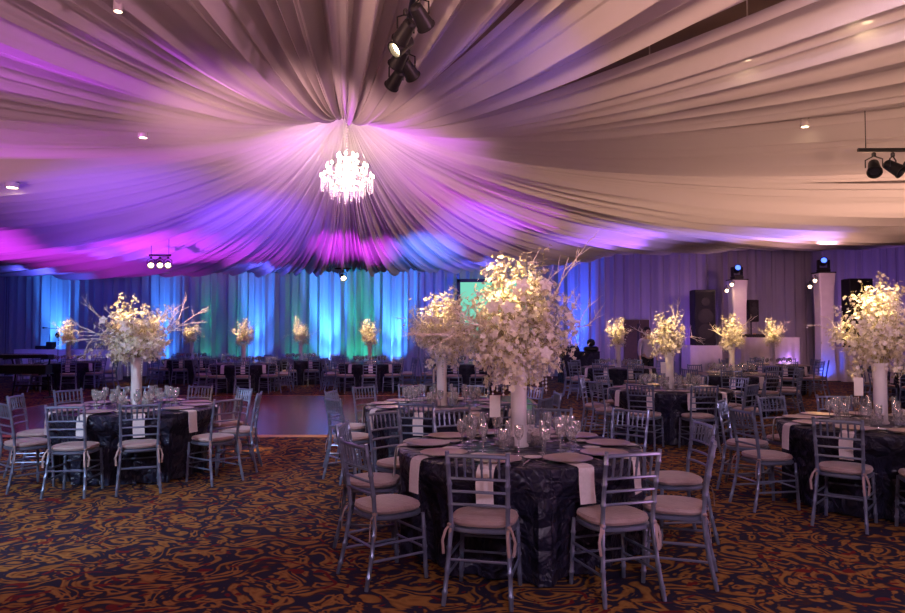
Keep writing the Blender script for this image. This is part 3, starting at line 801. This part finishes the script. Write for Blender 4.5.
mx = thing('dj_mixer', 'low black mixing deck with turntables on the white booth', 'mixing deck', (at_y(753, 338, 23.4).x, 23.4, djt.z))
MB().box((0, 0, .05), (.75, .4, .1), bev=.012).build('deck_body', M['blackp'], mx)
for s in (-1, 1): MB().lathe([(.01, .1), (.14, .1), (.14, .115), (.01, .12)], 24, (s * .22, 0, 0)).build('platter', M['steel'], mx)
for k in range(5): MB().lathe([(.012, .1), (.012, .125), (.008, .128)], 10, (-.04 + .02 * k, -.12, 0)).build('knob', M['brass'], mx)

# ------------------------------------------------------------------ screen
a, b = at_y(457, 279, 26.3), at_y(536, 341, 26.3)
sw, sh = b.x - a.x, a.z - b.z
sc = thing('projection_screen', 'glowing teal projection screen in a black frame on the back drape', 'screen', ((a.x + b.x) / 2, 26.3, b.z))
MB().box((0, 0, sh / 2), (sw - .1, .02, sh - .1)).build('screen_surface', M['screen'], sc, False)
for c, d in (((0, 0, .06), (sw, .06, .12)), ((0, 0, sh - .06), (sw, .06, .12)), ((-sw / 2 + .06, 0, sh / 2), (.12, .06, sh)), ((sw / 2 - .06, 0, sh / 2), (.12, .06, sh))):
    MB().box(c, d, bev=.01).build('frame_bar', M['black'], sc, False)
for s in (-1, 1):
    MB().tube([(s * sw * .4, .05, sh * .5), (s * sw * .4, .05, -sc.location.z + .02)], .03, 8).build('support_leg', M['black'], sc)
    MB().box((s * sw * .4, .0, -sc.location.z + .015), (.08, .8, .03)).build('foot', M['black'], sc, False)

# doorway behind the waiter
a, b = at_y(624, 322, 27.0), at_y(649, 322, 27.0)
dd = thing('door_1', None, None, ((a.x + b.x) / 2, 26.98, 0)); dd['kind'] = 'structure'
MB().box((0, 0, 1.06), (b.x - a.x, .05, 2.12), bev=.005).build('door_leaf', M['door'], dd, False)
MB().box((.05, -.03, 1.0), (.10, .02, 1.95)).build('door_gap_panel', M['black'], dd, False)
MB().lathe([(.02, 0), (.025, .03), (.03, .05), (.01, .06)], 12, (.36, -.03, 1.0), axis=(0, -1, 0)).build('door_knob', M['brass'], dd)

# tech table with console at the right of the screen
_, tt = skirted('tech_table', 'small dark skirted table of lighting gear below the blue uplight', 'table', 562, 600, 352, 23.6, .8, m='cloth')
co = thing('lighting_console', 'low black lighting console on the dark skirted table', 'console', (at_y(570, 352, 23.9).x, 23.9, tt.z))
MB().loft([[Vector((x, y, z)) for y, z in ((-.22, 0), (.22, 0), (.22, .18), (.05, .16), (-.22, .06))] for x in (-.28, .28)]).build('console_body', M['blackp'], co, False)
for k in range(8): MB().box((-.24 + .068 * k, -.12, .105), (.02, .03, .02)).build('fader', M['steel'], co, False)
lt = thing('stage_projector', 'black round-topped stage light on the dark skirted table', 'stage light', (at_y(591, 352, 23.9).x, 23.9, tt.z))
MB().box((0, 0, .08), (.46, .3, .16), bev=.04).build('base', M['black'], lt)
MB().lathe([(.05, .16), (.12, .2), (.14, .28), (.11, .37), (.04, .41)], 18).build('lamp_head', M['black'], lt)

# ------------------------------------------------------------------ band corner at the left
_, rs = skirted('band_riser', 'low mauve draped bar along the blue wall at the far left', 'counter', 14, 112, 350, 24.6, .8)
for i, (px, w, h) in enumerate(((41, .3, .12), (51, .24, .26))):
    o = MB().box((0, 0, h / 2), (w, .25, h), bev=.02).build('amplifier_box', M['blackp'])
    tag(o, ('low flat black box', 'taller black box')[i] + ' on the mauve bar against the blue glow', 'equipment box', 'black boxes on the mauve bar'); o.location = (at_y(px, 350, 24.9).x, 24.9, rs.z)
kb = thing('keyboard_stand', 'black two-tier keyboard stand at the far left', 'stand', (at_y(31, 353, 18.3).x, 18.3, 0))
for s in (-1, 1):
    MB().tube([(s * .48, .05, 0), (s * .40, .05, .62), (s * .48, 0, .99)], .022, 8).build('upright', M['black'], kb)
    MB().tube([(s * .48, -.25, .02), (s * .48, .3, .02)], .022, 8).build('foot', M['black'], kb)
    MB().box((s * .42, -.05, .60), (.05, .6, .03)).build('lower_arm', M['black'], kb, False)
    MB().box((s * .47, -.05, .985), (.05, .6, .03)).build('upper_arm', M['black'], kb, False)
MB().tube([(-.45, .05, .3), (.45, .05, .3)], .02, 8).build('crossbar', M['black'], kb)
def keyboard(z, w, h, label):
    t = thing('keyboard', label, 'keyboard', (kb.location.x, 18.10, z))
    MB().box((0, 0, h / 2), (w, .30, h), bev=.012).build('case', M['blackp'], t)
    MB().box((0, -.08, h + .006), (w * .86, .13, .012)).build('key_bed', M['keys'], t, False)
    mb = MB()
    for k in range(24): mb.box((-w * .41 + w * .82 * k / 23, -.06, h + .016), (.012, .085, .01))
    o = mb.build('black_keys', M['black'], t, False); o['kind'] = 'stuff'
keyboard(1.002, 1.25, .09, 'slim black keyboard on the upper tier of the stand')
keyboard(.617, 1.15, .22, 'deep black keyboard on the lower tier of the stand')
ms = thing('microphone_stand', 'thin black boom microphone stand against the blue glow', 'microphone stand', (at_y(58, 350, 23.8).x, 23.8, 0))
MB().lathe([(.14, 0), (.14, .02), (.03, .03), (.012, .05)], 20).build('base', M['black'], ms)
MB().tube([(0, 0, .04), (0, 0, 1.7)], .012, 8).build('pole', M['black'], ms)
MB().tube([(.12, 0, 1.76), (-.42, 0, 1.80)], .009, 8).build('boom', M['black'], ms)
MB().lathe([(.012, -.1), (.016, .0), (.028, .02), (.028, .05), (.01, .07)], 12, (-.46, 0, 1.8), axis=(-1, 0, 0)).build('microphone', M['black'], ms)
MB().lathe([(.02, 0), (.09, .005), (.09, .012), (.02, .016)], 18, (0, -.02, 1.56), axis=(0, -1, 0)).build('pop_filter', M['black'], ms)

# ------------------------------------------------------------------ the waiter
def skin_mesh(name, verts, edges, rad, m, parent=None, sub=2, root=0):
    me = bpy.data.meshes.new(name); me.from_pydata(verts, edges, []); o = bpy.data.objects.new(name, me); COL.objects.link(o)
    me.materials.append(m)
    md = o.modifiers.new('skin', 'SKIN'); md.use_smooth_shade = True
    for i, v in enumerate(me.skin_vertices[0].data): v.radius = (rad[i] if isinstance(rad[i], tuple) else (rad[i], rad[i])); v.use_root = i == root
    o.modifiers.new('sub', 'SUBSURF').levels = sub; o.modifiers['sub'].render_levels = sub
    if parent: o.parent = parent
    return o
wx = (647 - 452.5) / F * 20.4
V = [(0, 0, .98), (0, 0, 1.15), (0, .01, 1.33), (0, .01, 1.45), (0, 0, 1.53), (0, -.01, 1.60), (0, -.015, 1.68), (0, -.01, 1.75)]
Rr = [(.15, .11), (.135, .10), (.155, .105), (.12, .08), (.055, .055), (.072, .085), (.080, .098), (.062, .075)]
E = [(i, i + 1) for i in range(7)]
def chain(start, pts):
    k = start
    for p, r in pts:
        V.append(p); Rr.append(r); E.append((k, len(V) - 1)); k = len(V) - 1
    return k
for s in (-1, 1):
    chain(0, [((s * .09, 0, .88), .085), ((s * .095, -.01, .50), .058), ((s * .10, .01, .28), .052), ((s * .10, .02, .09), .038), ((s * .105, -.04, .045), .04), ((s * .11, -.16, .03), .03)])
    w = chain(3, [((s * .185, .01, 1.43), .055), ((s * .235, .01, 1.15), .040), ((s * .25, -.06, .95), .030), ((s * .25, -.08, .90), .024), ((s * .25, -.09, .86), .030)])
    for f in range(4): chain(w, [((s * .25 + (f - 1.5) * .006, -.075 - .018 * f, .82), .0095), ((s * .25 + (f - 1.5) * .005, -.075 - .017 * f, .785 + .006 * abs(f - 1)), .008), ((s * .245, -.078 - .016 * f, .765 + .006 * abs(f - 1)), .007)])
    chain(w - 0, [((s * .245, -.125, .855), .011), ((s * .24, -.14, .82), .009)])
pr = thing('person', 'person in a pale shirt and dark trousers standing behind the far table', 'person', (wx, 20.4, 0), .2)
skin_mesh('body', V, E, Rr, M['skin'], pr)
SV = [(0, 0, .88), (0, 0, 1.15), (0, .01, 1.33), (0, .01, 1.45), (0, 0, 1.50)]; SR = [(.178, .14), (.155, .115), (.172, .12), (.135, .095), (.068, .066)]; SE = [(i, i + 1) for i in range(4)]
for s in (-1, 1):
    k = len(SV); SV += [(s * .19, .01, 1.435), (s * .236, .01, 1.15), (s * .25, -.055, .97)]; SR += [.068, .054, .042]; SE += [(3, k), (k, k + 1), (k + 1, k + 2)]
skin_mesh('shirt', SV, SE, SR, M['shirt'], pr)
PV = [(0, 0, 1.03)]; PR = [(.164, .122)]; PE = []
for s in (-1, 1):
    k = len(PV); PV += [(s * .09, 0, .88), (s * .095, -.01, .50), (s * .10, .012, .10)]; PR += [.102, .08, .062]; PE += [(0, k), (k, k + 1), (k + 1, k + 2)]
skin_mesh('trousers', PV, PE, PR, M['trousers'], pr)
hb = MB(); hb.lathe([(.088, -.02), (.094, .03), (.092, .07), (.07, .11), (.02, .128)], 20, (0, .015, 1.685)); hb.build('hair', M['hair'], pr)
for s in (-1, 1):
    MB().lathe([(.001, -.008), (.009, 0), (.001, .008)], 10, (s * .032, -.098, 1.68)).build('eye', M['hair'], pr)
    MB().lathe([(.004, -.03), (.014, -.01), (.016, .015), (.005, .03)], 10, (s * .086, 0, 1.68)).build('ear', M['skin'], pr)
MB().lathe([(.016, -.022), (.012, 0), (.005, .03)], 8, (0, -.108, 1.66)).build('nose', M['skin'], pr)
MB().box((0, -.093, 1.615), (.045, .012, .008)).build('mouth', M['cushion'], pr, False)

# ------------------------------------------------------------------ lights
def spot(loc, target, col, power, ang, blend=.5, size=.08):
    l = bpy.data.lights.new('spot', 'SPOT'); l.energy = power; l.color = col; l.spot_size = math.radians(ang); l.spot_blend = blend; l.shadow_soft_size = size
    o = bpy.data.objects.new('spot_lamp', l); COL.objects.link(o); o.location = loc
    o.rotation_euler = (Vector(target) - Vector(loc)).to_track_quat('-Z', 'Y').to_euler(); return o
def point(loc, col, power, size=.1):
    l = bpy.data.lights.new('point', 'POINT'); l.energy = power; l.color = col; l.shadow_soft_size = size
    o = bpy.data.objects.new('point_lamp', l); COL.objects.link(o); o.location = loc; return o
BLUE, CYAN, GREEN, MAG, VIO, WARM, LAV = (.02, .10, 1), (.045, .26, 1), (.02, .8, .36), (.75, .04, 1), (.34, .10, 1), (1, .66, .44), (.86, .62, .86)
# chandelier
for z in (-.25, -.55): point(CH + Vector((0, 0, z)), (1, .66, .50), 95, .25)
# wall uplights (floor cans close to the drape)
def uplight(px, col, power, ang, label, dy=.65, lean=.215, es=None):
    x = (px - 452.5) / F * (YB - .3 - dy); y = YB - .3 - dy
    t = thing('uplight', label, 'uplight', (x, y, 0), 0, 'uplights along the back drape')
    MB().lathe([(.10, 0), (.12, .02), (.12, .20), (.10, .22), (.085, .22), (.08, .17)], 16).build('can_body', M['black'], t)
    MB().lathe([(.001, .185), (.08, .185)], 16, cap=False).build('lens', es or M['lampg'], t)
    spot((x, y, .30), (x, y + lean * 3, 3.3), col, power * .8, ang * .9, 1, .12)
    spot((x, y, .30), (x, y + .65, 1.5), col, power * .075, 75, 1, .05)
for px, c, pw, an, nm in ((50, CYAN, 3250, 44, 'at the far left'), (160, CYAN, 3000, 34, 'second from the left'), (254, CYAN, 3250, 38, 'third from the left'), (326, CYAN, 5250, 46, 'fourth from the left'), (394, CYAN, 5250, 46, 'fifth from the left'),
                          (580, BLUE, 3840, 40, 'right of the projection screen'), (440, BLUE, 1560, 50, 'left of the projection screen')):
    uplight(px, c, pw, an, 'small black floor can throwing blue on the drape, ' + nm)
lampgr = glow('green_lens', (.05, 1, .4), 5)
for px, pw, nm in ((203, 420, 'leftmost'), (236, 420, 'second from left'), (292, 480, 'third from left'), (312, 420, 'fourth from left'), (352, 1100, 'fifth from left'), (368, 950, 'rightmost')):
    uplight(px, GREEN, pw, 24, 'small black floor can throwing green on the drape, ' + nm, es=lampgr)
uplight(700, VIO, 200, 70, 'small black floor can behind the left plinth throwing violet')
for px, pw in ((640, 260), (770, 330), (900, 330)): spot(((px - 452.5) / F * 24, 23.0, .4), ((px - 452.5) / F * 27, 27, 3.2), (.46, .20, 1), pw * 1.2, 100, 1, .3)
spot((10.5, 20, 4.2), (11, 27, 2.4), (1, .45, .60), 800, 75, 1, .3)
spot(((824 - 452.5) / F * 23.9, 24.0, .12), ((824 - 452.5) / F * 24.6, 24.6, .8), BLUE, 40, 100, 1)
# broad blue wash that keeps the far drape blue between the uplights
for x in (-13, -6, 1): spot((x, 21.5, 3.2), (x, 27.2, 2.9), (.10, .10, 1), 300, 120, 1, .3)
# coloured beams across the ceiling drape
def beam(src, px, py, col, power, ang, blend=.85): spot(src, canopy_hit(px, py), col, power, ang, blend, .06)
HL, HR = (c1[0] - .2, c1[1] - .5, c1[2] + .6), (c2[0] - .2, c2[1] - .5, c2[2] + .6)
LFT = (-13.5, 10.5, 1.2)
RT1, RT2 = (3.2, 21.5, .7), (1.2, 22.2, .8)
beam(RT1, 450, 165, MAG, 4600, 22)
beam(RT1, 520, 205, (.6, .06, 1), 2600, 30)
beam((7.5, 21.5, .8), 610, 228, VIO, 2600, 40)
beam(RT2, 405, 150, MAG, 1800, 16)
beam((-13, 12, .8), 40, 243, MAG, 3000, 34, 1)
beam((-11, 15.5, .8), 190, 240, MAG, 2200, 32, 1)
beam((-9, 3, 2.2), 90, 40, (.6, .05, 1), 9000, 17, 1)
beam((-9, 3, 2.2), 190, 84, (.6, .05, 1), 9000, 15, 1)
beam((-12, 8, 1.2), 200, 130, (.62, .05, 1), 5200, 26)
beam((-2.5, 12, .5), 340, 244, MAG, 11000, 13, 1)
beam((-1.4, 12, .5), 377, 248, MAG, 13000, 11, 1)
beam((-.2, 12.5, .5), 425, 248, (.08, .20, 1), 13000, 17, 1)
beam((.5, 10, 2.0), 480, 255, VIO, 500, 26)
beam((-4.5, 12, .6), 262, 225, (.22, .07, 1), 3000, 34, 1)
beam((-5, 9, .6), 130, 215, (.22, .05, 1), 2600, 44, 1)
beam((1, 13, .6), 470, 225, (.34, .08, 1), 2600, 26, 1)
beam((-10, 20, 1), 120, 235, (.22, .06, 1), 1500, 60)
beam((12, 17, .6), 730, 216, (.45, .26, 1), 2600, 44, 1)
beam((8, 17.5, .5), 800, 222, (1, .5, .36), 1500, 50, 1)
beam((1, 4, 2), 500, 60, (.30, .15, 1), 450, 30, 1)
beam((-2.2, 12, 1.5), 345, 170, (.55, .12, 1), 900, 60)
# added warm floods without fixtures, turned up to brighten the drape and its folds
for loc, tg, pw in (((5, .4, .3), (5.5, 5.5, 5), 1900), ((-5, .4, .3), (-4.5, 5.5, 5), 1500), ((11, 8, .3), (8.5, 11, 5), 1700), ((-11, 6, .3), (-8, 9, 5), 1300), ((0, -1, .3), (0, 4, 5), 1000)):
    spot(loc, tg, (1, .54, .38) if tg[0] > 0 else (.92, .42, .60), pw * .42, 86, 1, .3)
for loc, tg, pw, an in (((-8, -3, .6), (6, 7, 6.4), 6500, 44), ((13, -2, .6), (-3, 6, 6.4), 5000, 44), ((14, 4, .6), (6, 14, 5.6), 5600, 44), ((-13, 3, .6), (-8, 11, 5.4), 3000, 44), ((13, 24, .8), (9, 13, 5.0), 5200, 46)):
    spot(loc, tg, (1, .55, .38) if tg[0] > 0 else (.92, .40, .62), pw * (1.25 if tg[0] > 0 else .8), an, 1, .7 if loc[0] != -8 else 1.6)
spot((-2.4, 5.5, .5), (-2.3, 12.3, 5.6), (1, .52, .50), 2600, 46, 1, .3)
# added unseen point lights above the fabric, to warm the ceiling and swags
for x, y in ((10, 6), (12, 16), (-12, 8), (-2, 4)): point((x, y, 6.85), (1, .56, .38), 60, .3)
# lavender wash from high stage spots over the near tables, cooler on the left table
spot((1.0, -2.5, 4.3), (.5, 5.8, .4), LAV, 640, 62, .9, .25)
spot((4.5, -2, 4.3), (4, 7, .4), LAV, 480, 62, .9, .25)
spot((-6.5, 1.5, 4.3), (-4, 7.2, .4), (.60, .76, 1), 1700, 52, .8, .15)
spot((3, 4, 4.3), (5, 14, .6), LAV, 420, 70, 1, .25)
spot((-2, 8, 4.2), (-3, 21, .8), (.5, .22, .9), 110, 70, 1, .25)
spot((0, 3, 4.2), (-2, 14, 0), (1, .40, .30), 260, 60, 1, .3)
point((c1[0] - .42, c1[1] - .55, c1[2] - .25), (1, .6, .3), 14, .05)
# pin spots on the flower arrangements
for i, (x, y) in enumerate(TBL):
    near = i < 4
    src = (x - .9 if i != 3 else x - .4, y - 1.3, 4.0 if y < 17 else 3.4)
    spot(src, (x - .08, y, 1.95 if near else 1.8), (1, .64, .27), 2300 if near else 1500, 14 if near else 18, .8, .03)

w = bpy.data.worlds.new('world'); S.world = w; w.use_nodes = True
w.node_tree.nodes['Background'].inputs[0].default_value = (.05, .04, .08, 1); w.node_tree.nodes['Background'].inputs[1].default_value = .1

S.view_settings.view_transform = 'Standard'; S.view_settings.look = 'None'; S.view_settings.gamma = 1; S.view_settings.use_curve_mapping = False
S.view_settings.exposure = 0.12
S.cycles.max_bounces = 6; S.cycles.diffuse_bounces = 3; S.cycles.glossy_bounces = 3; S.cycles.transmission_bounces = 4; S.cycles.transparent_max_bounces = 14
S.cycles.use_denoising = True; S.cycles.sample_clamp_indirect = 4; S.cycles.caustics_reflective = False; S.cycles.caustics_refractive = False
